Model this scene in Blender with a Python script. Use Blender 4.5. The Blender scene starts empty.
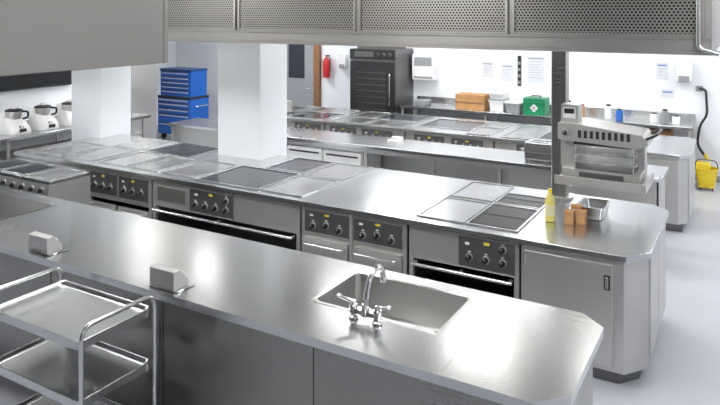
import bpy, bmesh, math, random
from mathutils import Vector, Matrix
random.seed(4)
S=bpy.context.scene
S.view_settings.view_transform='Standard'
S.view_settings.exposure=0.0

# ---------------------------------------------------------------- materials
def mat(name,col,metal=0,rough=.5,emit=0,noise=None,bump=0,brush=None,trans=0,spec=.5,coat=0):
    m=bpy.data.materials.new(name); m.use_nodes=True
    nt=m.node_tree; b=nt.nodes['Principled BSDF']
    b.inputs['Base Color'].default_value=(*col,1); b.inputs['Metallic'].default_value=metal
    b.inputs['Roughness'].default_value=rough
    b.inputs['Specular IOR Level'].default_value=spec
    if coat: b.inputs['Coat Weight'].default_value=coat; b.inputs['Coat Roughness'].default_value=.08
    if emit:
        b.inputs['Emission Color'].default_value=(*col,1); b.inputs['Emission Strength'].default_value=emit
    if trans: b.inputs['Transmission Weight'].default_value=trans
    tc=nt.nodes.new('ShaderNodeTexCoord')
    if noise:
        sc,amt=noise
        n=nt.nodes.new('ShaderNodeTexNoise'); n.inputs['Scale'].default_value=sc; n.inputs['Detail'].default_value=5
        nt.links.new(tc.outputs['Object'],n.inputs['Vector'])
        r=nt.nodes.new('ShaderNodeMapRange'); r.inputs['From Min'].default_value=.3; r.inputs['From Max'].default_value=.7
        r.inputs['To Min'].default_value=1-amt; r.inputs['To Max'].default_value=1+amt
        nt.links.new(n.outputs['Fac'],r.inputs['Value'])
        v=nt.nodes.new('ShaderNodeVectorMath'); v.operation='SCALE'; v.inputs[0].default_value=col
        nt.links.new(r.outputs[0],v.inputs['Scale']); nt.links.new(v.outputs[0],b.inputs['Base Color'])
    if brush:
        # satin finish: slow variation of roughness with a faint fine grain
        n2=nt.nodes.new('ShaderNodeTexNoise'); n2.inputs['Scale'].default_value=1.3; n2.inputs['Detail'].default_value=1
        nt.links.new(tc.outputs['Object'],n2.inputs['Vector'])
        mp=nt.nodes.new('ShaderNodeMapping'); mp.inputs['Scale'].default_value=(2,120,120)
        nt.links.new(tc.outputs['Object'],mp.inputs['Vector'])
        n3=nt.nodes.new('ShaderNodeTexNoise'); n3.inputs['Scale'].default_value=1; n3.inputs['Detail'].default_value=2
        nt.links.new(mp.outputs[0],n3.inputs['Vector'])
        mm=nt.nodes.new('ShaderNodeMath'); mm.operation='MULTIPLY_ADD'; mm.inputs[1].default_value=.25
        nt.links.new(n3.outputs['Fac'],mm.inputs[0]); nt.links.new(n2.outputs['Fac'],mm.inputs[2])
        r=nt.nodes.new('ShaderNodeMapRange'); r.inputs['From Min'].default_value=.4; r.inputs['From Max'].default_value=.85
        r.inputs['To Min'].default_value=rough-.03; r.inputs['To Max'].default_value=rough+.03
        nt.links.new(mm.outputs[0],r.inputs['Value']); nt.links.new(r.outputs[0],b.inputs['Roughness'])
    return m
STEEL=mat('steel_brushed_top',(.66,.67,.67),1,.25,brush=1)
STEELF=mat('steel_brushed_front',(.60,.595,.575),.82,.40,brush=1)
STEELC=mat('steel_counter_front',(.33,.325,.31),1,.30,brush=1)  # darker steel copy, shade of the prep counter's front coloured in
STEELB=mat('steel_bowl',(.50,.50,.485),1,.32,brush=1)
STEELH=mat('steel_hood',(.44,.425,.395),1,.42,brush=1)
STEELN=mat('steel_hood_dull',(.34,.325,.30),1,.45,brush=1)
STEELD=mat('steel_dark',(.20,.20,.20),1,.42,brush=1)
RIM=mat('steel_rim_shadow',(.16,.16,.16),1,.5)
PLATE=mat('griddle_plate',(.60,.605,.60),1,.28,brush=1)
CHROME=mat('chrome',(.85,.85,.85),1,.10)
TUBE=mat('tube_steel',(.72,.72,.71),1,.22)
GLASS=mat('ceramic_glass_black',(.035,.040,.052),0,.14,spec=.45)
BLACK=mat('black_plastic',(.02,.02,.02),0,.38)
IRON=mat('cast_iron',(.035,.035,.035),.3,.55)
DARK=mat('cavity_dark',(.035,.035,.037),.4,.6)
WHITE=mat('white_plastic',(.82,.82,.81),0,.35)
GREYP=mat('grey_plastic',(.30,.31,.32),0,.45)
PANEL=mat('control_panel_steel',(.22,.22,.225),.9,.40)
YEL=mat('yellow_label',(.75,.55,.06),0,.5)
YELB=mat('yellow_plastic',(.85,.62,.03),0,.4)
BLUE=mat('blue_enamel',(.010,.12,.50),0,.3,coat=.4)
BLUED=mat('blue_enamel_dark',(.01,.06,.22),0,.35)
RED=mat('red_paint',(.55,.03,.03),0,.35)
GREEN=mat('green_plastic',(.01,.22,.09),0,.4)
CARD=mat('cardboard',(.50,.27,.11),0,.85,noise=(12,.12))
WOOD=mat('wood_brown',(.26,.13,.06),0,.5,noise=(9,.25))
PAINT=mat('pillar_paint_white',(.82,.85,.88),0,.32)
WALL=mat('wall_paint_white',(.81,.83,.86),0,.42,noise=(1.2,.02))
WALLF=mat('wall_unseen_dark',(.20,.20,.21),0,.5,noise=(2,.1))  # unseen front wall, coloured dark to dim reflections in the counter fronts
CEIL=mat('ceiling_white',(.74,.74,.75),0,.8,noise=(3,.02))
FLOOR=mat('floor_vinyl_grey',(.46,.47,.51),0,.30,noise=(90,.06))
LAMP=mat('lamp_diffuser',(.985,.99,1),0,.5,emit=21)
HLAMP=mat('hood_lamp_diffuser',(1,.99,.97),0,.5,emit=14)
OIL=mat('cooking_oil',(.66,.58,.16),0,.12,noise=(4,.05))
PAPER=mat('paper_notice',(.66,.68,.72),0,.7)
BLUEP=mat('notice_blue_print',(.10,.20,.5),0,.7)
SCREEN=mat('screen_black',(.012,.013,.016),0,.18)
def perf():
    m=bpy.data.materials.new('perforated_steel'); m.use_nodes=True; nt=m.node_tree; b=nt.nodes['Principled BSDF']
    tc=nt.nodes.new('ShaderNodeTexCoord'); sep=nt.nodes.new('ShaderNodeSeparateXYZ'); nt.links.new(tc.outputs['Object'],sep.inputs[0])
    def M(op,a,b_=None):
        n=nt.nodes.new('ShaderNodeMath'); n.operation=op
        for i,v in enumerate((a,b_)):
            if v is None: continue
            if isinstance(v,(int,float)): n.inputs[i].default_value=v
            else: nt.links.new(v,n.inputs[i])
        return n.outputs[0]
    P=.024
    u=M('DIVIDE',sep.outputs['X'],P); w=M('DIVIDE',sep.outputs['Z'],P*.8)
    row=M('FLOOR',w); off=M('MULTIPLY',M('FLOORED_MODULO',row,2.0),.5)
    fu=M('SUBTRACT',M('FRACT',M('ADD',u,off)),.5); fw=M('MULTIPLY',M('SUBTRACT',M('FRACT',w),.5),.8)
    d=M('SQRT',M('ADD',M('MULTIPLY',fu,fu),M('MULTIPLY',fw,fw)))
    hole=M('LESS_THAN',d,.30)
    mx=nt.nodes.new('ShaderNodeMix'); mx.data_type='RGBA'
    mx.inputs['A'].default_value=(.36,.345,.315,1); mx.inputs['B'].default_value=(.03,.03,.03,1)
    nt.links.new(hole,mx.inputs['Factor']); nt.links.new(mx.outputs['Result'],b.inputs['Base Color'])
    b.inputs['Metallic'].default_value=.85; b.inputs['Roughness'].default_value=.45
    return m
PERF=perf()

# ---------------------------------------------------------------- mesh builder
class MB:
    def __init__(s,name): s.name=name; s.bm=bmesh.new(); s.mats=[]
    def mi(s,m):
        if m not in s.mats: s.mats.append(m)
        return s.mats.index(m)
    def face(s,vs,m):
        try: f=s.bm.faces.new(vs)
        except ValueError: return None
        f.material_index=s.mi(m); return f
    def box(s,x0,x1,y0,y1,z0,z1,m,rot=None,piv=None):
        P=[Vector(p) for p in ((x0,y0,z0),(x1,y0,z0),(x1,y1,z0),(x0,y1,z0),(x0,y0,z1),(x1,y0,z1),(x1,y1,z1),(x0,y1,z1))]
        if rot is not None:
            c=Vector(piv) if piv else Vector(((x0+x1)/2,(y0+y1)/2,(z0+z1)/2)); P=[rot@(p-c)+c for p in P]
        v=[s.bm.verts.new(p) for p in P]
        for q in ((3,2,1,0),(4,5,6,7),(0,1,5,4),(1,2,6,5),(2,3,7,6),(3,0,4,7)): s.face([v[i] for i in q],m)
    def loft(s,loops,m,cap0=False,cap1=False,closed=True):
        L=[[s.bm.verts.new(p) for p in lp] for lp in loops]
        n=len(L[0])
        for a,b in zip(L,L[1:]):
            for i in range(n if closed else n-1):
                j=(i+1)%n; s.face([a[i],a[j],b[j],b[i]],m)
        if cap0: s.face(list(reversed(L[0])),m)
        if cap1: s.face(L[-1],m)
    def cyl(s,p0,p1,r0,m,r1=None,n=16):
        p0=Vector(p0);p1=Vector(p1); r1=r0 if r1 is None else r1
        d=(p1-p0).normalized(); a=d.orthogonal().normalized(); b=d.cross(a)
        mk=lambda c,r:[c+a*math.cos(2*math.pi*i/n)*r+b*math.sin(2*math.pi*i/n)*r for i in range(n)]
        s.loft([mk(p0,r0),mk(p1,r1)],m,True,True)
    def lathe(s,c,prof,m,n=20,cap0=True,cap1=True):
        c=Vector(c)
        s.loft([[c+Vector((math.cos(2*math.pi*i/n)*r,math.sin(2*math.pi*i/n)*r,z)) for i in range(n)] for r,z in prof],m,cap0,cap1)
    def tube(s,pts,r,m,fil=.05,n=10,close=False):
        P=[Vector(p) for p in pts]; Q=[P[0]]
        for i in range(1,len(P)-1):
            a=P[i-1]-P[i]; b=P[i+1]-P[i]; f=min(fil,a.length*.48,b.length*.48)
            A=P[i]+a.normalized()*f; B=P[i]+b.normalized()*f
            for k in range(6):
                t=k/5; Q.append(A*(1-t)**2+P[i]*2*t*(1-t)+B*t*t)
        Q.append(P[-1])
        loops=[]; prev=None
        for i,p in enumerate(Q):
            d=(Q[min(i+1,len(Q)-1)]-Q[max(i-1,0)]).normalized()
            a=d.orthogonal().normalized() if prev is None else (prev-d*prev.dot(d)).normalized()
            prev=a; b=d.cross(a)
            loops.append([p+a*math.cos(2*math.pi*k/n)*r+b*math.sin(2*math.pi*k/n)*r for k in range(n)])
        s.loft(loops,m,True,True)
    def prism(s,poly,axis,t0,t1,m):
        f={'x':lambda u,v,t:(t,u,v),'y':lambda u,v,t:(u,t,v),'z':lambda u,v,t:(u,v,t)}[axis]
        s.loft([[Vector(f(u,v,t0)) for u,v in poly],[Vector(f(u,v,t1)) for u,v in poly]],m,True,True)
    def slab(s,x0,x1,y0,y1,z0,z1,m,holes=(),ch=None):
        ch=ch or {}
        xs={x0,x1}; ys={y0,y1}
        for h in holes: xs|={max(x0,h[0]),min(x1,h[1])}; ys|={max(y0,h[2]),min(y1,h[3])}
        for k,c in ch.items():
            xs.add(x1-c if k[0]=='r' else x0+c); ys.add(y0+c if k[1]=='f' else y1-c)
        xs=sorted(xs); ys=sorted(ys); polys=[]
        for i in range(len(xs)-1):
            for j in range(len(ys)-1):
                a,b,c,d=xs[i],xs[i+1],ys[j],ys[j+1]; mx,my=(a+b)/2,(c+d)/2
                if any(h[0]<mx<h[1] and h[2]<my<h[3] for h in holes): continue
                q=[(a,c),(b,c),(b,d),(a,d)]
                if b==x1 and c==y0 and 'rf' in ch: q.pop(1)
                elif b==x1 and d==y1 and 'rb' in ch: q.pop(2)
                elif a==x0 and c==y0 and 'lf' in ch: q.pop(0)
                elif a==x0 and d==y1 and 'lb' in ch: q.pop(3)
                polys.append(q)
        V={}
        def g(p,z):
            k=(p,z)
            if k not in V: V[k]=s.bm.verts.new((p[0],p[1],z))
            return V[k]
        E=set()
        for q in polys:
            s.face([g(p,z1) for p in q],m); s.face([g(p,z0) for p in reversed(q)],m)
            for k in range(len(q)): E.add((q[k],q[(k+1)%len(q)]))
        for a,b in E:
            if (b,a) not in E: s.face([g(a,z0),g(b,z0),g(b,z1),g(a,z1)],m)
    def done(s,bevel=.003,seg=2,parent=None,fixn=True):
        bm=s.bm
        if fixn: bmesh.ops.recalc_face_normals(bm,faces=bm.faces[:])
        xs=[v.co.x for v in bm.verts]; ys=[v.co.y for v in bm.verts]; zs=[v.co.z for v in bm.verts]
        o=Vector(((min(xs)+max(xs))/2,(min(ys)+max(ys))/2,min(zs)))
        for v in bm.verts: v.co-=o
        for f in bm.faces: f.smooth=True
        me=bpy.data.meshes.new(s.name); bm.to_mesh(me); bm.free()
        me.set_sharp_from_angle(angle=math.radians(38))
        for m in s.mats: me.materials.append(m)
        ob=bpy.data.objects.new(s.name,me); S.collection.objects.link(ob); ob.location=o
        if bevel:
            md=ob.modifiers.new('bevel','BEVEL'); md.width=bevel; md.segments=seg; md.limit_method='ANGLE'; md.angle_limit=math.radians(45)
        return ob
def rrect(x0,x1,y0,y1,r,z,n=5):
    out=[]
    for cx,cy,a0 in ((x1-r,y1-r,0),(x0+r,y1-r,90),(x0+r,y0+r,180),(x1-r,y0+r,270)):
        for k in range(n+1):
            a=math.radians(a0+90*k/n); out.append(Vector((cx+r*math.cos(a),cy+r*math.sin(a),z)))
    return out
def basin(m,x0,x1,y0,y1,zt,dep,mt=None,r=.04):
    mt=mt or STEELB
    m.loft([rrect(x0-.015,x1+.015,y0-.015,y1+.015,.02,zt+.0005),rrect(x0-.013,x1+.013,y0-.013,y1+.013,.02,zt+.003),
            rrect(x0+.008,x1-.008,y0+.008,y1-.008,r,zt+.002)],TUBE,False,False)
    m.loft([rrect(x0+.008,x1-.008,y0+.008,y1-.008,r,zt+.002),rrect(x0+.012,x1-.012,y0+.012,y1-.012,r,zt-.01),
            rrect(x0+.02,x1-.02,y0+.02,y1-.02,r,zt-dep+.03),rrect(x0+.05,x1-.05,y0+.05,y1-.05,r,zt-dep)],mt,False,True)
    cx,cy=(x0+x1)/2,(y0+y1)/2
    m.lathe((cx,cy,zt-dep+.001),[(.045,0),(.045,.004),(.03,.004),(.028,.001)],CHROME)
    m.lathe((cx,cy,zt-dep+.002),[(.026,0),(.026,.001)],BLACK)

# ---------------------------------------------------------------- room
def wall(name,*a,m=WALL):
    b=MB(name); b.box(*a,m); return b.done(0)
wall('floor',-11.7,3.1,-2.6,11.4,-.1,0,m=FLOOR)
wall('ceiling',-11.7,3.1,-2.6,11.4,3.0,3.1,m=CEIL)
wall('wall_back',-11.6,3.0,11.3,11.4,0,3)
wall('wall_right',3.0,3.1,-2.5,11.4,0,3)
wall('wall_front',-9.0,3.0,-2.6,-2.5,0,3,m=WALLF)
wall('wall_left',-9.1,-9.0,-2.6,8.3,0,3)
wall('wall_recess_side',-11.6,-9.1,8.2,8.3,0,3)
wall('wall_recess',-11.7,-11.6,8.2,11.4,0,3)
b=MB('baseboard_back'); b.box(-7.3,3.0,11.285,11.3,0,.1,GREYP); b.done(.002)
b=MB('trim_1')
b.box(-9.0,-8.985,7.75,8.3,0,2.35,STEELF); b.box(-9.0,-8.98,7.70,7.76,0,2.4,GREYP); b.done(.002)
for n,(x0,x1,y0,y1) in (('pillar',(-7.9,-7.31,5.8,6.3)),('pillar.001',(-5.29,-4.67,5.8,6.3))):
    b=MB('structural_pillar'); b.box(x0,x1,y0,y1,0,3.0,PAINT); b.done(.012,3)

# ceiling light panels
for y in (-.8,3.2,7.3,9.9):
    for x in (-8.0,-4.9,-2.4,.6):
        if y<0 and x in (-8.0,-2.4): continue
        b=MB('ceiling_light_panel')
        b.box(x-.66,x+.66,y-.36,y+.36,2.955,2.999,WHITE); b.box(x-.6,x+.6,y-.3,y+.3,2.95,2.956,LAMP); b.done(0)

# ---------------------------------------------------------------- extraction hoods
def hood(x0,x1,y0,y1,z0,seams,perf=True,lamps=(),M=None):
    M=M or STEELH
    b=MB('extraction_hood'); t=.03; z1=2.995
    for (a,c,d,e) in ((x0,x1,y0,y0+t),(x0,x1,y1-t,y1),(x0,x0+t,y0+t,y1-t),(x1-t,x1,y0+t,y1-t)):
        b.box(a,c,d,e,z0,z1,M)
    b.box(x0+t,x1-t,y0+t,y0+t+.1,z0+.01,z0+.02,M); b.box(x0+t,x1-t,y1-t-.1,y1-t,z0+.01,z0+.02,M)
    b.box(x0-.006,x1+.006,y0-.012,y0,z0-.004,z0+.022,M)
    if perf:
        b.box(x0,x1,y0-.012,y0,z0+.088,z0+.108,M)
        for a,c in zip(seams,seams[1:]):
            b.box(a+.035,c-.035,y0-.010,y0-.001,z0+.118,z1-.06,PERF)
            for q in (a+.012,c-.035): b.box(q,q+.022,y0-.02,y0,z0+.11,z1-.02,M)
            b.box(a+.012,c-.012,y0-.02,y0,z0+.105,z0+.122,M)
    b.box(x0+.1,x1-.1,(y0+y1)/2-.25,(y0+y1)/2+.25,2.62,2.7,M)
    for lx in lamps:
        b.box(lx-.35,lx+.35,y0+.22,y0+.42,2.60,2.63,HLAMP); b.box(lx-.35,lx+.35,y1-.42,y1-.22,2.60,2.63,HLAMP)
        b.box(lx-.38,lx+.38,y0+.19,y0+.45,2.63,2.7,M); b.box(lx-.38,lx+.38,y1-.45,y1-.19,2.63,2.7,M)
    return b.done(.003,1)
hood(-8.1,-.2,4.5,6.75,2.262,[-7.55,-6.32,-5.10,-3.87,-2.65,-1.43,-.22],True,(-7.3-.0,-5.9,-3.9,-2.4,-1.0))
b=MB('hood_end_bracket')
b.tube([(-.27,4.46,2.99),(-.27,4.46,2.30),(-.16,4.46,2.27)],.016,TUBE,fil=.03)
b.done(0)
hood(-6.4,-2.42,.0,2.31,2.27,[],False,(),STEELN)

# ---------------------------------------------------------------- controls
def knob(b,x,y,z,r=.024):
    b.cyl((x,y,z),(x,y-.012,z),r*1.2,STEELF,n=18)
    b.cyl((x,y-.012,z),(x,y-.034,z),r,BLACK,r1=r*.85,n=18)
    b.box(x-.005,x+.005,y-.044,y-.03,z-r*.85,z+r*.85,BLACK)
    b.box(x-.002,x+.002,y-.046,y-.044,z+r*.2,z+r*.85,WHITE)
def kpanel(b,x0,x1,z0,z1,y,ks,stick=True):
    b.box(x0,x1,y-.012,y,z0,z1,PANEL); w=x1-x0; h=z1-z0
    b.box(x0,x1,y-.014,y-.010,z1-.008,z1,STEELF); b.box(x0,x1,y-.014,y-.010,z0,z0+.008,STEELF)
    for fx,fz in ks: knob(b,x0+w*fx,y-.012,z0+h*fz)
    if stick: b.box(x0+w*.46,x0+w*.46+.045,y-.0145,y-.012,z0+h*.79,z0+h*.88,YEL); b.box(x0+w*.12,x0+w*.2,y-.0145,y-.012,z0+h*.72,z0+h*.8,WHITE)
    for fx,fz in ks: b.box(x0+w*fx-.012,x0+w*fx+.012,y-.0135,y-.012,z0+h*fz+.036,z0+h*fz+.044,WHITE)
def pull(b,x0,x1,z,y):
    b.tube([(x0,y,z),(x0,y-.045,z),(x1,y-.045,z),(x1,y,z)],.009,TUBE,fil=.02)
def plate(b,x0,x1,y0,y1,z,m=PLATE,rim=True):
    b.box(x0,x1,y0,y1,z,z+.004,m)
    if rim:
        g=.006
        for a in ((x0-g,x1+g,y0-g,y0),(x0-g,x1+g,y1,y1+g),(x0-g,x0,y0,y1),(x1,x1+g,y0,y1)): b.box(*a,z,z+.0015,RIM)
        t=.022
        for a in ((x0-t,x1+t,y0-t,y0-g),(x0-t,x1+t,y1+g,y1+t),(x0-t,x0-g,y0-g,y1+g),(x1+g,x1+t,y0-g,y1+g)): b.box(*a,z,z+.012,STEEL)
def glasshob(b,x0,x1,y0,y1,z,zones=1):
    plate(b,x0,x1,y0,y1,z,GLASS)
    cx=(x0+x1)/2
    for i in range(zones):
        cy=y0+(y1-y0)*(i+.5)/zones
        b.lathe((cx,cy,z+.004),[(.125,0),(.125,.0006),(.121,.0006),(.121,.0001)],GREYP,n=32,cap0=False,cap1=False)
def grill(b,x0,x1,y0,y1,z):
    plate(b,x0,x1,y0,y1,z,DARK)
    n=int((x1-x0)/.02)
    for i in range(n):
        x=x0+(x1-x0)*(i+.5)/n; b.box(x-.004,x+.004,y0+.02,y1-.02,z+.004,z+.009,PANEL)
    for i in range(14):
        y=y0+(y1-y0)*(i+.5)/14; b.box(x0+.02,x1-.02,y-.003,y+.003,z+.004,z+.008,PANEL)
    for yy in (y0+.01,(y0+y1)/2,y1-.01): b.box(x0+.01,x1-.01,yy-.007,yy+.007,z+.004,z+.012,IRON)

def body(b,x0,x1,y0,y1,holes=(),yb=None,fas=.16,zt=.9,legs=True,opaque=False):
    yb=yb or y1-.02
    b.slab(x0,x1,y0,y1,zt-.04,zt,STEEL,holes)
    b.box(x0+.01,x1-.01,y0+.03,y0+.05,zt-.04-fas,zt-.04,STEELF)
    for x in (x0+.01,x1-.03): b.box(x,x+.02,y0+.05,yb-.1,.14,zt-.04,STEELD)  # interior sides and back in dark steel, painting in the shade inside
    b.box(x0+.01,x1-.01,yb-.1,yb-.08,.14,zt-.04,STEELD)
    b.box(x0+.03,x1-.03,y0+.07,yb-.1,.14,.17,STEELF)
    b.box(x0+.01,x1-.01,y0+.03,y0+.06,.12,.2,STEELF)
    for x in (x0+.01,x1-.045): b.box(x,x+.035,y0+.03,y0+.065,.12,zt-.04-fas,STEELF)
    if legs:
        for x in (x0+.07,x1-.07):
            for y in (y0+.1,yb-.16): b.cyl((x,y,0),(x,y,.14),.022,TUBE,n=12)
G=.002
b=MB('worktop_cabinet'); x0,x1=-7.44,-6.16-G
body(b,x0,x1,4.7,6.12,[(-8,-7.30,5.79,7)],yb=5.78)
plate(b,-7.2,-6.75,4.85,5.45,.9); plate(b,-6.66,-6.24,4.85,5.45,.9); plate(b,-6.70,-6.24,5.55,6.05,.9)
for i in range(2): b.box(x0+.08+i*.58,x0+.6+i*.58,4.715,4.73,.72,.85,STEELF); pull(b,x0+.15+i*.58,x0+.5+i*.58,.79,4.715)
b.done(.002,1)
b=MB('electric_range'); x0,x1=-6.16,-5.18-G
body(b,x0,x1,4.7,6.12,[(-5.30,-5.0,5.79,7)],yb=5.78,fas=.3)
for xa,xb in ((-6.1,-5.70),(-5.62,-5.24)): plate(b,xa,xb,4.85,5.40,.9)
glasshob(b,-6.1,-5.45,5.48,6.05,.9,1)
kpanel(b,-6.11,-5.70,.60,.84,4.73,[(.2,.4),(.5,.4),(.8,.4)]); kpanel(b,-5.66,-5.24,.60,.84,4.73,[(.2,.4),(.5,.4),(.8,.4)])
for a,c in ((-6.12,-5.69),(-5.65,-5.22)):
    b.box(a,c,4.70,4.73,.17,.52,STEELF); pull(b,a+.03,c-.03,.49,4.70)
b.done(.002,1)
b=MB('induction_cooking_suite'); x0,x1=-5.18,-3.36-G
body(b,x0,x1,4.7,6.12,[(-5.30,-4.66,5.79,7)],yb=5.78,fas=.26)
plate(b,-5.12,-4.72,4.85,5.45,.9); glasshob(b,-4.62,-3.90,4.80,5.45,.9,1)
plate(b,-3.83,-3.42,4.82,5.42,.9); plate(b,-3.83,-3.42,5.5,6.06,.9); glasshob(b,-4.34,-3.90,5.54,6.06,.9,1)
kpanel(b,-4.66,-4.12,.61,.84,4.73,[(.14,.35),(.38,.35),(.62,.35),(.86,.35),(.86,.72)])
b.box(-5.10,-4.72,4.725,4.73,.66,.80,STEELH)
b.tube([(-5.12,4.68,.57),(-3.42,4.68,.57)],.012,TUBE)
for x in (-5.1,-4.3,-3.44): b.box(x-.01,x+.01,4.68,4.74,.56,.58,STEELF)
b.done(.002,1)
b=MB('oven_range'); x0,x1=-3.36,-2.33-G
body(b,x0,x1,4.7,6.12,fas=.3)
for a,c in ((-3.31,-2.87),(-2.82,-2.38)):
    kpanel(b,a,c,.64,.84,4.73,[(.2,.32),(.5,.42),(.8,.32)])
    b.box(a,c,4.70,4.73,.17,.60,STEELF); pull(b,a+.03,c-.03,.56,4.70)
b.box(-2.86,-2.83,4.71,4.73,.17,.86,STEELF)
b.done(.003,2)
b=MB('chargrill_station'); x0,x1=-2.33,-1.43-G
body(b,x0,x1,4.7,6.12,fas=.26)
plate(b,-2.28,-1.92,4.84,5.42,.9); plate(b,-2.28,-1.92,5.52,6.06,.9); grill(b,-1.86,-1.50,4.84,5.42,.9); grill(b,-1.86,-1.50,5.50,5.82,.9)
kpanel(b,-1.90,-1.47,.61,.85,4.73,[(.2,.35),(.5,.35),(.8,.35),(.8,.75)])
b.tube([(-2.28,4.68,.57),(-1.48,4.68,.57)],.012,TUBE)
for x in (-2.26,-1.88,-1.5): b.box(x-.01,x+.01,4.68,4.74,.56,.58,STEELF)
b.box(-2.26,-1.5,4.9,5.7,.36,.38,STEELD)
b.done(.002,1)
b=MB('storage_cabinet'); x0,x1=-1.43,-.58
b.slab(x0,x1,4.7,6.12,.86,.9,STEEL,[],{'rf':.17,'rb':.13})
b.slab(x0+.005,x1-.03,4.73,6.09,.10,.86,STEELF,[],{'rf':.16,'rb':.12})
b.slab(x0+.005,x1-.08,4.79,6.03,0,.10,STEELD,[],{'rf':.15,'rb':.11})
b.box(-1.40,-.80,4.715,4.73,.13,.82,STEELF)
b.box(-.845,-.825,4.70,4.715,.66,.74,CHROME); b.box(-.855,-.815,4.708,4.716,.65,.75,BLACK)
b.box(-.61,-.596,5.0,5.45,.13,.82,STEELF); b.box(-.61,-.596,5.48,5.93,.13,.82,STEELF)
for z in (.2,.75): b.cyl((-1.395,4.712,z-.03),(-1.395,4.712,z+.03),.007,CHROME,n=10)
b.done(.003,2)

# post + salamander
b=MB('support_post'); b.box(-1.50,-1.38,5.88,6.0,.922,2.6,STEELC); b.box(-1.54,-1.34,5.86,6.04,.9165,.924,STEELF); b.box(-1.53,-1.35,5.87,6.03,.902,.9165,STEELF); b.box(-1.515,-1.50,5.92,5.96,.922,2.3,STEELF); b.done(.003,1)
b=MB('salamander_grill')
b.box(-1.38,-.70,5.50,6.0,1.15,1.165,STEELF); b.box(-1.38,-.70,5.49,5.505,1.13,1.20,STEELF); b.box(-.705,-.69,5.49,6.0,1.13,1.20,STEELF)
b.prism([(5.6,1.15),(5.98,1.15),(5.98,1.0)],'x',-1.37,-1.35,STEELF); b.prism([(5.6,1.15),(5.98,1.15),(5.98,1.0)],'x',-.80,-.78,STEELF)
b.box(-1.34,-.74,5.56,5.96,1.18,1.25,STEELF)                      # base
for zz in (1.31,1.39):
    for i in range(12): b.box(-1.24,-.78,5.56+i*.032,5.570+i*.032,zz,zz+.007,TUBE)  # wire racks
    for x in (-1.24,-.78): b.box(x-.005,x+.005,5.55,5.94,zz-.005,zz+.002,TUBE)
    b.box(-1.24,-.78,5.545,5.555,zz-.006,zz+.006,TUBE)
b.box(-1.24,-.78,5.58,5.94,1.25,1.262,PANEL)
for x in (-1.23,-.79):
    for yy in (5.555,5.93): b.cyl((x,yy,1.25),(x,yy,1.50),.006,TUBE)
b.box(-1.20,-.86,5.555,5.56,1.195,1.235,PANEL)
b.box(-1.36,-1.25,5.62,5.96,1.25,1.62,STEELF); b.box(-.82,-.74,5.82,5.96,1.25,1.50,STEELF)
b.prism([(-1.36,1.49),(-.74,1.46),(-.67,1.50),(-.72,1.57),(-1.20,1.62),(-1.36,1.62)],'y',5.52,5.92,STEELF)  # head
for i in range(9): b.box(-1.20+i*.046,-1.175+i*.046,5.515,5.521,1.515,1.575,DARK)
b.box(-1.24,-.80,5.54,5.90,1.455,1.475,IRON)
b.tube([(-.73,5.56,1.52),(-.62,5.56,1.58),(-.62,5.88,1.58),(-.73,5.88,1.52)],.011,BLACK,fil=.04)
b.box(-1.36,-1.22,5.62,5.78,1.62,1.76,STEELF); b.box(-1.34,-1.24,5.615,5.622,1.65,1.74,WHITE); b.box(-1.33,-1.25,5.612,5.616,1.69,1.73,BLACK)
knob(b,-1.30,5.515,1.55,.02)
b.done(.003,1)

# ---------------------------------------------------------------- front prep counter
b=MB('prep_counter'); x0,x1,y0,y1=-7.6,-.65,2.74,3.70
hs=[(-2.12,-1.36,3.10,3.58),(-5.95,-5.05,3.05,3.55)]
b.slab(x0,x1,y0,y1,.855,.9,STEEL,hs,{'rf':.13,'rb':.13})
for h in hs: basin(b,*h,.9,.24 if h[0]>-3 else .22)
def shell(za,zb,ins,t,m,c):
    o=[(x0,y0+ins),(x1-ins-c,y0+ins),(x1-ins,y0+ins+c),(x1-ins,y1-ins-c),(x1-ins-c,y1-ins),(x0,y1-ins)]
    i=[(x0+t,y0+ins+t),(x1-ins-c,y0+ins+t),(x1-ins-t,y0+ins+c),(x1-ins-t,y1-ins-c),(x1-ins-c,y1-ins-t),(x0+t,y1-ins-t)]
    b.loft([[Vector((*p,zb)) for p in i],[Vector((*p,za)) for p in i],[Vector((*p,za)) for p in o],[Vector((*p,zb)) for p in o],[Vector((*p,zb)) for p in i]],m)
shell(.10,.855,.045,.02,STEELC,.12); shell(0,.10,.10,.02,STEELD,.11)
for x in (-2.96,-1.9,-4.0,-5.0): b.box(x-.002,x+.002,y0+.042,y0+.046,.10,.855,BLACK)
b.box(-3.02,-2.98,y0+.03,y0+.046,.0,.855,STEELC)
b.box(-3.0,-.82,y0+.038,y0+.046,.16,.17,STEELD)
b.box(-1.20,-1.197,2.76,3.69,.9,.9006,STEELF)
b.done(.005,2)

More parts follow.
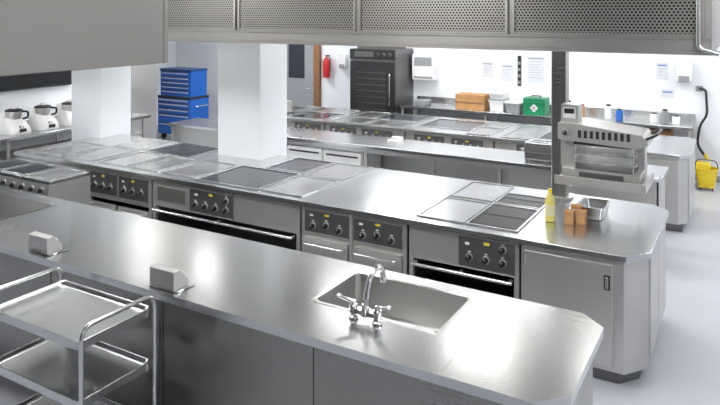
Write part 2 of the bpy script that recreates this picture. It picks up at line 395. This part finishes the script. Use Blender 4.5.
def mixer_tap(x,y,z):
    b=MB('mixer_tap')
    b.box(x-.085,x+.085,y-.02,y+.02,z+.03,z+.055,CHROME)
    for s in (-1,1):
        b.lathe((x+s*.072,y,z),[(.028,0),(.026,.01),(.018,.015),(.018,.035),(.025,.045),(.025,.07),(.014,.08),(.012,.09)],CHROME)
        b.tube([(x+s*.072,y,z+.085),(x+s*.10,y-.005,z+.09),(x+s*.15,y-.02,z+.105)],.009,CHROME,fil=.02)
        b.lathe((x+s*.15,y-.02,z+.095),[(.005,0),(.013,.006),(.013,.016),(.005,.022)],CHROME,n=12)
    b.lathe((x,y,z+.025),[(.024,0),(.026,.01),(.026,.04),(.017,.05),(.017,.06)],CHROME)
    b.tube([(x,y,z+.06),(x+.005,y+.01,z+.15),(x+.01,y+.04,z+.225),(x+.012,y+.10,z+.25),(x+.014,y+.16,z+.225),(x+.014,y+.17,z+.17)],.015,CHROME,fil=.06,n=14)
    b.lathe((x+.014,y+.17,z+.145),[(.014,0),(.017,.003),(.017,.03),(.014,.034)],CHROME)
    return b.done(.001,1)
mixer_tap(-1.74,3.03,.903)
def pedestal(x,y):
    b=MB('power_socket_pedestal')
    b.prism([(y,.908),(y,1.013),(y+.05,1.018),(y+.12,.938),(y+.12,.908)],'x',x-.10,x+.10,STEELF)
    b.box(x-.105,x+.13,y-.005,y+.15,.902,.908,STEEL)
    for s in (-.05,.05):
        b.box(x+s-.035,x+s+.035,y+.078,y+.086,.955,.99,WHITE,rot=Matrix.Rotation(math.radians(-49),3,'X'))
    b.done(.003,1)
pedestal(-2.97,2.78); pedestal(-4.14,2.78)

# cooker between rows, left
b=MB('electric_cooker'); x0,x1,y0,y1=-6.95,-5.70,3.95,4.40
b.box(x0,x1,y0+.02,y1,.12,.90,STEELF); b.box(x0-.005,x1+.005,y0-.005,y1,.90,.93,STEEL)
b.prism([(y0+.02,.76),(y0-.01,.78),(y0-.005,.90),(y0+.03,.90)],'x',x0,x1,STEELF)
for i in range(3):
    a=x0+.05+i*.41; plate(b,a,a+.34,y0+.05,y1-.05,.93,PLATE if i==2 else GLASS)
for i in range(8): knob(b,x0+.10+i*.15,y0-.004,.84,.024)
pull(b,x0+.1,x1-.1,.72,y0+.02)
for x in (x0+.06,x1-.06):
    for y in (y0+.06,y1-.06): b.cyl((x,y,0),(x,y,.12),.02,TUBE)
b.done(.002,1)

# ---------------------------------------------------------------- serving trolley
b=MB('serving_trolley'); xa,xb,ya,yb=-3.66,-2.85,2.15,2.62
for x in (xa,xb):
    b.tube([(x,ya,.10),(x,ya,.955),(x,yb,.955),(x,yb,.10)],.0125,TUBE,fil=.07,n=12)
def tray(z):
    o=lambda e,zz,r=.03:rrect(xa+.02-e,xb-.02+e,ya-.0-e,yb+.0+e,r,zz)
    b.loft([o(.0,z-.02),o(.0,z+.022),o(-.004,z+.024),o(-.012,z+.02),o(-.022,z+.002),o(-.03,z)],STEEL,False,True)
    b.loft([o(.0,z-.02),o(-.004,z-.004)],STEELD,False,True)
for z in (.855,.56,.24): tray(z)
for x in (xa,xb):
    for y in (ya,yb):
        b.cyl((x,y,.10),(x,y,.075),.018,GREYP)
        b.box(x-.012,x+.012,y-.02,y+.02,.04,.08,TUBE); b.cyl((x-.014,y,.045),(x+.014,y,.045),.045,BLACK,n=20)
b.done(0)

# ---------------------------------------------------------------- third row: pass counter
b=MB('pass_counter'); x0,x1,y0,y1=-7.45,-.75,7.1,7.72
b.slab(x0,x1,y0,y1,.86,.9,STEEL,[],{'rf':.06})
b.box(x0+.03,x1-.03,y1-.05,y1-.03,.1,.86,STEELF)
b.box(x0+.03,x0+.05,y0+.04,y1-.05,.1,.86,STEELF); b.box(x1-.05,x1-.03,y0+.04,y1-.05,.1,.86,STEELF)
b.box(x0+.05,x1-.05,y0+.04,y1-.05,.12,.15,STEELD); b.box(x0+.03,x1-.05,y0+.03,y0+.05,.80,.86,STEELF)
b.box(-2.3,-.78,y0+.04,y0+.06,.1,.86,STEELF)
b.box(-7.4,-5.4,y0+.04,y0+.06,.1,.86,STEELF)
for i in range(9): x=x0+.1+i*.81; b.cyl((x,y0+.1,0),(x,y0+.1,.13),.02,TUBE); b.cyl((x,y1-.1,0),(x,y1-.1,.13),.02,TUBE)
for x in (-4.1,-3.2,-2.4): b.box(x-.02,x+.02,y0+.04,y0+.08,.12,.80,STEELF)
b.done(.003,1)
b=MB('undercounter_fridge')
b.box(-5.3,-4.15,7.17,7.64,.16,.79,WHITE)
for a,c in ((-5.29,-4.74),(-4.71,-4.16)): b.box(a,c,7.13,7.17,.18,.78,WHITE); b.box(a+.04,c-.04,7.118,7.13,.72,.74,BLACK)
b.done(.004,1)
b=MB('countertop_toaster')
b.box(-2.15,-1.85,7.25,7.55,.915,1.10,STEEL); b.box(-2.14,-1.86,7.242,7.25,.93,1.0,PANEL); b.box(-2.10,-1.90,7.30,7.33,1.098,1.103,DARK); b.box(-2.10,-1.90,7.42,7.45,1.098,1.103,DARK)
for x in (-2.13,-1.87):
    for y in (7.27,7.53): b.cyl((x,y,.9),(x,y,.916),.012,BLACK,n=10)
b.done(.006,2)
b=MB('desk_calculator'); b.prism([(7.48,.90),(7.66,.90),(7.66,.94),(7.48,.915)],'x',-3.98,-3.84,WHITE)
for i in range(4):
    for j in range(3): b.box(-3.965+i*.03,-3.945+i*.03,7.50+j*.035,7.52+j*.035,.91+.005*j,.926+.005*j,GREYP)
b.box(-3.965,-3.855,7.615,7.645,.925,.936,BLACK); b.done(.002,1)

# ---------------------------------------------------------------- fourth row cooking suite
def suite(name,x0,x1,items,panels):
    b=MB(name); body(b,x0,x1,8.4,9.7,fas=.26)
    for it in items:
        k,a=it[0],it[1:]
        {'p':plate,'g':glasshob,'r':grill}[k](b,*a,.9)
    for a,c in panels: kpanel(b,a,c,.62,.85,8.43,[(.15,.5),(.38,.5),(.62,.5),(.85,.5)])
    b.done(.002,1)
suite('induction_cooking_suite',-7.0,-5.55-G,[('p',-6.9,-6.35,8.5,9.05),('g',-6.25,-5.65,8.5,9.05),('p',-6.9,-6.35,9.12,9.6),('p',-6.25,-5.65,9.12,9.6)],[(-6.1,-5.62)])
suite('induction_cooking_suite',-5.55,-4.2-G,[('p',-5.45,-4.95,8.5,9.0),('p',-4.85,-4.3,8.5,9.0),('g',-5.0,-4.3,9.08,9.6),('p',-5.45,-5.08,9.08,9.6)],[(-5.45,-5.0),(-4.9,-4.4)])
suite('induction_cooking_suite',-4.2,-2.9-G,[('g',-4.1,-3.35,8.75,9.45),('p',-3.28,-3.0,8.5,9.0),('p',-3.28,-3.0,9.1,9.6)],[(-4.05,-3.6),(-3.5,-3.05)])
suite('oven_range',-2.9,-1.9-G,[('p',-2.8,-2.45,8.5,9.6),('r',-2.35,-2.0,8.5,9.0),('p',-2.35,-2.0,9.1,9.6)],[(-2.6,-2.1)])
b=MB('storage_cabinet'); x0,x1=-1.9,-.6
b.slab(x0,x1,8.4,9.7,.86,.9,STEEL,[],{'rf':.1,'rb':.1}); b.slab(x0+.01,x1-.03,8.43,9.67,.1,.86,STEELF,[],{'rf':.09,'rb':.09}); b.slab(x0+.01,x1-.08,8.5,9.6,0,.1,STEELD)
b.box(-1.85,-1.3,8.415,8.43,.14,.82,STEELF); b.box(-1.27,-.74,8.415,8.43,.14,.82,STEELF); b.box(-.63,-.612,8.6,9.5,.14,.82,STEELF); b.done(.003,1)
b=MB('stock_pot'); b.lathe((-6.6,8.8,.918),[(.13,0),(.14,.01),(.14,.17),(.145,.175),(.135,.175),(.13,.16)],STEELF,n=28); b.lathe((-6.6,8.8,1.08),[(.133,0),(.133,.006),(.03,.02),(.015,.03),(.02,.045)],STEELF,n=28)
b.tube([(-6.74,8.8,1.04),(-6.79,8.8,1.04),(-6.79,8.8,1.0),(-6.74,8.8,1.0)],.006,TUBE,fil=.02); b.tube([(-6.46,8.8,1.04),(-6.41,8.8,1.04),(-6.41,8.8,1.0),(-6.46,8.8,1.0)],.006,TUBE,fil=.02); b.done(0)

# ---------------------------------------------------------------- back wall counter
def wallbench(name,x0,x1,y0,y1,shelf=True):
    b=MB(name); b.box(x0,x1,y0,y1,.86,.9,STEEL)
    b.box(x0,x1,y1-.012,y1,.9,1.0,STEEL)
    n=max(2,int((x1-x0)/1.2)+1)
    for i in range(n):
        x=x0+.04+(x1-x0-.08)*i/(n-1)
        for y in (y0+.04,y1-.04): b.box(x-.018,x+.018,y-.018,y+.018,0,.86,STEELF)
    b.box(x0+.03,x1-.03,y0+.03,y1-.03,.25,.27,STEELF); b.box(x0+.03,x1-.03,y0+.03,y1-.03,.58,.6,STEELF)
    b.done(.003,1)
wallbench('wall_workbench',-5.36,-.72,10.55,11.27)
b=MB('combi_oven'); x0,x1,y0,y1=-6.36,-5.43,10.5,11.25
for x in (x0+.03,x1-.03):
    for y in (y0+.04,y1-.04): b.box(x-.02,x+.02,y-.02,y+.02,0,.6,STEELF)
b.box(x0+.02,x1-.02,y0+.05,y1-.05,.2,.22,STEELD)
b.box(x0,x1,y0+.03,y1,.6,1.88,STEELD); b.box(x0,x1,y0,y0+.03,1.70,1.88,BLACK); b.box(x0+.1,x0+.5,y0-.004,y0,1.74,1.84,STEELD)
b.box(x0+.01,x1-.01,y0-.005,y0+.03,.64,1.66,BLACK); b.box(x0+.10,x1-.16,y0-.010,y0-.004,.72,1.58,DARK)
for i in range(7): b.box(x0+.12,x1-.18,y0-.013,y0-.009,.80+i*.11,.808+i*.11,STEELD)
b.tube([(x1-.08,y0-.005,.9),(x1-.08,y0-.06,.9),(x1-.08,y0-.06,1.45),(x1-.08,y0-.005,1.45)],.012,TUBE,fil=.03)
for i in range(3): knob(b,x1-.34+i*.12,y0,1.79,.022)
b.box(x0+.1,x1-.1,y0+.1,y1-.1,1.88,1.93,STEELD)
b.done(.004,1)
b=MB('door_1'); b.box(-8.55,-7.65,11.25,11.298,0,2.1,GREYP); b.box(-7.66,-7.52,11.22,11.298,0,2.2,WOOD); b.box(-8.68,-8.54,11.22,11.298,0,2.2,WOOD); b.box(-8.54,-7.66,11.22,11.298,2.1,2.2,WOOD)
b.box(-8.3,-7.9,11.24,11.25,1.2,1.9,GLASS); b.tube([(-7.75,11.25,1.0),(-7.75,11.2,1.0),(-7.87,11.2,1.0)],.01,CHROME,fil=.02); b.done(.003,1)
b=MB('fire_extinguisher'); c=(-7.33,11.2,1.25); b.lathe(c,[(.06,0),(.075,.02),(.075,.32),(.05,.38),(.02,.40),(.02,.43)],RED,n=20)
b.box(c[0]-.02,c[0]+.08,c[1]-.01,c[1]+.01,1.68,1.70,BLACK); b.tube([(c[0]+.02,c[1]-.01,1.68),(c[0]+.1,c[1]-.02,1.66),(c[0]+.1,c[1]-.02,1.40)],.008,BLACK,fil=.04); b.box(c[0]-.03,c[0]+.03,c[1]+.06,11.299,1.35,1.55,RED); b.done(0)
def wbox(name,x0,x1,z0,z1,dep,m,extra=None,bev=.012):
    b=MB(name); b.box(x0,x1,11.299-dep,11.299,z0,z1,m)
    if extra: extra(b,x0,x1,z0,z1,11.299-dep)
    b.done(bev,2)
wbox('paper_towel_dispenser',-5.38,-4.95,1.32,1.78,.2,WHITE,lambda b,x0,x1,z0,z1,y:(b.box(x0+.04,x1-.04,y-.006,y,z0+.25,z1-.05,GREYP),b.box(x0+.03,x1-.03,y-.004,y+.02,z0+.02,z0+.06,GREYP)))
wbox('soap_dispenser',-7.05,-6.88,1.45,1.72,.11,WHITE,lambda b,x0,x1,z0,z1,y:b.box(x0+.03,x1-.03,y-.02,y,z0+.0,z0+.08,GREYP))
wbox('soap_dispenser',-.98,-.76,1.49,1.78,.13,WHITE,lambda b,x0,x1,z0,z1,y:b.box(x0+.04,x1-.04,y-.02,y,z0+.0,z0+.09,GREYP))
def notice(x0,x1,z0,z1,pat=1):
    b=MB('wall_notice'); b.box(x0,x1,11.294,11.299,z0,z1,PAPER)
    b.box(x0+.02,x1-.02,11.292,11.294,z1-.05,z1-.03,BLUEP if pat else GREYP)
    n=int((z1-z0-.12)/.045)
    for i in range(n): b.box(x0+.025,x1-.03-.03*(i%3),11.2925,11.294,z1-.10-i*.045,z1-.094-i*.045,GREYP)
    b.done(0)
notice(-1.27,-1.10,1.50,1.76); notice(-3.75,-3.54,1.35,1.65,0); notice(-3.3,-3.0,1.35,1.8,0); notice(-1.2,-1.02,1.22,1.35); notice(-4.1,-3.9,1.4,1.68,0)
b=MB('knife_rack'); b.box(-3.46,-3.40,11.28,11.299,1.28,1.80,BLACK)
for i in range(4): b.box(-3.45,-3.41,11.262,11.28,1.32+i*.11,1.37+i*.11,GREYP)
b.done(.002,1)
b=MB('cardboard_box'); b.box(-4.36,-3.86,10.68,11.02,.901,1.14,CARD); b.box(-4.365,-4.12,10.675,11.025,1.14,1.146,CARD); b.box(-4.10,-3.855,10.675,11.025,1.14,1.146,CARD); b.box(-4.36,-3.86,10.678,10.681,1.0,1.03,WOOD); b.done(.002,1)
def tub(name,x0,x1,y0,y1,z0,z1,m,lid=None):
    b=MB(name); e=.02
    b.loft([rrect(x0+e,x1-e,y0+e,y1-e,.03,z0),rrect(x0,x1,y0,y1,.03,z1-.02),rrect(x0-.01,x1+.01,y0-.01,y1+.01,.03,z1-.018),rrect(x0-.01,x1+.01,y0-.01,y1+.01,.03,z1)],m,True,True)
    if lid: b.loft([rrect(x0-.012,x1+.012,y0-.012,y1+.012,.03,z1),rrect(x0-.012,x1+.012,y0-.012,y1+.012,.03,z1+.015)],lid,True,True)
    b.done(0)
tub('storage_tub',-3.78,-3.52,10.7,11.0,.901,1.08,WHITE,GREYP); tub('storage_tub',-3.78,-3.52,10.7,11.0,1.098,1.2,WHITE,WHITE)
tub('storage_tub',-3.5,-3.24,10.7,11.0,.901,1.05,GREYP,WHITE)
b=MB('first_aid_box'); b.box(-3.18,-2.83,10.66,10.95,.901,1.16,GREEN); b.box(-3.19,-2.82,10.65,10.96,1.09,1.10,GREEN); b.box(-3.03,-2.98,10.655,10.66,.95,1.06,WHITE); b.box(-3.06,-2.95,10.655,10.66,.98,1.03,WHITE); b.tube([(-3.08,10.8,1.16),(-3.08,10.8,1.19),(-2.93,10.8,1.19),(-2.93,10.8,1.16)],.008,BLACK,fil=.02); b.done(.006,1)
tub('storage_tub',-5.2,-4.95,10.75,11.0,.901,.98,GREYP)
for x,h,m in ((-1.9,.22,WHITE),(-1.74,.16,BLUE),(-1.25,.14,WHITE),(-1.1,.2,GREYP),(-.95,.12,WHITE),(-2.5,.24,WHITE),(-2.3,.2,CARD)):
    b=MB('food_canister'); b.lathe((x,10.85,.901),[(.05,0),(.055,.01),(.055,h*.8),(.03,h*.88)],m,n=18); b.lathe((x,10.85,.901+h*.88),[(.034,0),(.034,h*.12)],BLACK,n=18); b.done(0)
b=MB('storage_crate'); b.box(-1.6,-1.0,10.7,11.1,.601,.80,WOOD); b.box(-1.55,-1.05,10.695,10.7,.64,.68,DARK); b.done(.004,1)
b=MB('mop_bucket'); c=(-.55,10.78,0)
b.lathe((c[0],c[1],.05),[(.11,0),(.15,.24),(.16,.245),(.16,.26),(.15,.26),(.12,.06)],YELB,n=24,cap1=True)
b.box(c[0]-.13,c[0]+.05,c[1]-.10,c[1]+.10,.30,.38,YELB); b.tube([(c[0]-.15,c[1],.30),(c[0]-.13,c[1],.42),(c[0]+.13,c[1],.42),(c[0]+.15,c[1],.30)],.007,BLACK,fil=.06)
for s in (-1,1):
    for t in (-1,1): b.cyl((c[0]+s*.08-.01,c[1]+t*.08,.026),(c[0]+s*.08+.01,c[1]+t*.08,.026),.026,BLACK)
b.box(c[0]-.1,c[0]+.1,c[1]-.1,c[1]+.1,.04,.06,YELB)
b.done(.004,1)
b=MB('wall_hose'); b.box(-.72,-.62,11.27,11.299,1.35,1.43,GREYP)
b.tube([(-.67,11.24,1.40),(-.58,11.24,1.38),(-.56,11.24,1.0),(-.66,11.24,.85),(-.70,11.24,.55),(-.60,11.24,.40)],.018,BLACK,fil=.14)
b.tube([(-.67,11.24,1.40),(-.67,11.28,1.40)],.014,CHROME); b.tube([(-.60,11.24,.42),(-.56,11.24,.34)],.022,YELB); b.done(0)

# ---------------------------------------------------------------- tool chest in recess
b=MB('tool_chest'); x0,x1,y0,y1=-10.35,-9.45,9.6,10.1
for x in (x0+.08,x1-.08):
    for y in (y0+.08,y1-.08): b.cyl((x-.02,y,.06),(x+.02,y,.06),.06,BLACK)
b.box(x0,x1,y0,y1,.12,.86,BLUE); b.box(x0+.03,x1-.03,y0+.04,y1-.02,.86,1.38,BLUE); b.box(x0+.02,x1-.02,y0+.03,y1-.01,1.38,1.42,BLUED)
b.box(x0-.005,x1+.005,y0-.005,y1+.005,.84,.88,BLACK)
for i,(za,zb) in enumerate(((.14,.34),(.36,.52),(.54,.63),(.65,.74),(.76,.83))):
    b.box(x0+.03,x1-.03,y0-.015,y0,za,zb,BLUE); b.box(x0+.06,x1-.06,y0-.03,y0-.012,zb-.04,zb-.012,CHROME); b.box(x0+.03,x1-.03,y0-.004,y0-.0,zb,zb+.02,BLACK)
for za,zb in ((.89,.99),(1.01,1.08),(1.10,1.17),(1.19,1.26),(1.28,1.36)):
    b.box(x0+.06,x1-.06,y0+.025,y0+.04,za,zb,BLUE); b.box(x0+.09,x1-.09,y0+.012,y0+.027,zb-.035,zb-.014,CHROME); b.box(x0+.06,x1-.06,y0+.036,y0+.04,zb,zb+.02,BLACK)
b.tube([(x1,y0+.1,.7),(x1+.06,y0+.1,.7),(x1+.06,y1-.1,.7),(x1,y1-.1,.7)],.012,CHROME,fil=.03)
b.done(.004,1)
# ---------------------------------------------------------------- left wall bench, mixers, screen
b=MB('wall_workbench'); b.box(-8.97,-8.3,4.0,7.55,.86,.9,STEEL); b.box(-8.97,-8.955,4.0,7.55,.9,1.0,STEEL)
for y in (4.1,5.2,6.3,7.45):
    for x in (-8.9,-8.36): b.box(x-.018,x+.018,y-.018,y+.018,0,.86,STEELF)
b.box(-8.94,-8.33,4.05,7.5,.3,.32,STEELF); b.box(-8.94,-8.33,4.05,7.5,.6,.62,STEELF); b.done(.003,1)
def processor(y):
    b=MB('food_processor'); x=-8.62; z=.901
    b.loft([rrect(x-.16,x+.19,y-.15,y+.15,.07,z),rrect(x-.17,x+.20,y-.16,y+.16,.09,z+.03),rrect(x-.17,x+.18,y-.16,y+.16,.10,z+.08),rrect(x-.16,x+.11,y-.145,y+.145,.10,z+.15),rrect(x-.15,x+.06,y-.13,y+.13,.09,z+.20),rrect(x-.13,x+.04,y-.10,y+.10,.07,z+.215)],WHITE,True,True)
    b.loft([rrect(x-.17,x-.06,y-.15,y+.15,.04,z+.14),rrect(x-.16,x-.07,y-.14,y+.14,.04,z+.29),rrect(x-.15,x-.08,y-.12,y+.12,.03,z+.305)],WHITE,True,True)
    b.lathe((x+.15,y,z+.085),[(.04,0),(.036,.025),(.02,.03)],CHROME,n=20)
    b.box(x+.195,x+.205,y-.05,y+.05,z+.03,z+.075,BLACK)
    b.lathe((x-.01,y,z+.19),[(.09,0),(.105,.10),(.108,.105)],STEELF,n=24); b.lathe((x-.01,y,z+.295),[(.112,0),(.112,.018),(.07,.032),(.04,.036)],BLACK,n=24); b.lathe((x-.01,y,z+.33),[(.04,0),(.036,.03)],WHITE,n=20)
    b.tube([(x+.07,y+.06,z+.29),(x+.14,y+.11,z+.29),(x+.14,y+.11,z+.21),(x+.08,y+.07,z+.19)],.014,BLACK,fil=.03)
    b.done(.004,1)
for y in (5.45,5.88,6.31): processor(y)
b=MB('kitchen_scale'); b.box(-8.75,-8.45,4.7,5.0,.901,.94,BLACK); b.box(-8.77,-8.43,4.68,5.02,.94,.955,STEEL); b.done(.004,1)
b=MB('wall_screen'); b.box(-8.999,-8.93,5.0,6.60,1.44,2.1,BLACK); b.box(-8.932,-8.926,5.02,6.58,1.46,2.08,SCREEN); b.done(.004,1)

# ---------------------------------------------------------------- items on end cabinet
b=MB('oil_bottle'); c=(-1.345,5.22,.901)
b.lathe(c,[(.030,0),(.038,.006),(.038,.16),(.03,.19),(.014,.215),(.013,.225)],OIL,n=20); b.lathe((c[0],c[1],c[2]+.225),[(.016,0),(.016,.025)],YELB,n=16); b.lathe((c[0],c[1],c[2]+.05),[(.0385,0),(.0385,.08)],mat('bottle_label',(.62,.58,.36),0,.6),n=20,cap0=False,cap1=False); b.done(0)
COP=mat('terracotta',(.42,.22,.11),0,.5)
for x,y,h in ((-1.20,5.24,.085),(-1.12,5.27,.09),(-1.17,5.33,.11)):
    b=MB('spice_jar'); b.box(x-.034,x+.034,y-.03,y+.03,.901,.901+h,COP); b.box(x-.035,x+.035,y-.031,y+.031,.901+h,.915+h,CARD); b.box(x-.025,x+.025,y-.032,y-.03,.915,.885+h,WHITE if h>.1 else CARD); b.done(.005,2)
b=MB('gastronorm_container'); b.loft([rrect(-1.16,-1.0,5.42,5.68,.02,.905),rrect(-1.18,-.98,5.40,5.70,.025,1.0),rrect(-1.195,-.965,5.385,5.715,.03,1.001),rrect(-1.175,-.985,5.405,5.695,.025,.999),rrect(-1.155,-1.005,5.425,5.675,.02,.912)],STEEL,True,True); b.done(0)

# ---------------------------------------------------------------- camera
cd=bpy.data.cameras.new('camera'); cam=bpy.data.objects.new('camera',cd); S.collection.objects.link(cam)
cam.location=(0,0,2.5); cam.rotation_euler=(math.radians(90),0,math.radians(30.33))
cd.sensor_width=36; cd.lens=33.4; cd.shift_y=-187.5/720; cd.clip_start=.05; cd.clip_end=60
S.camera=cam
w=bpy.data.worlds.new('world'); S.world=w; w.use_nodes=True; w.node_tree.nodes['Background'].inputs[0].default_value=(.9,.95,1,1); w.node_tree.nodes['Background'].inputs[1].default_value=.5
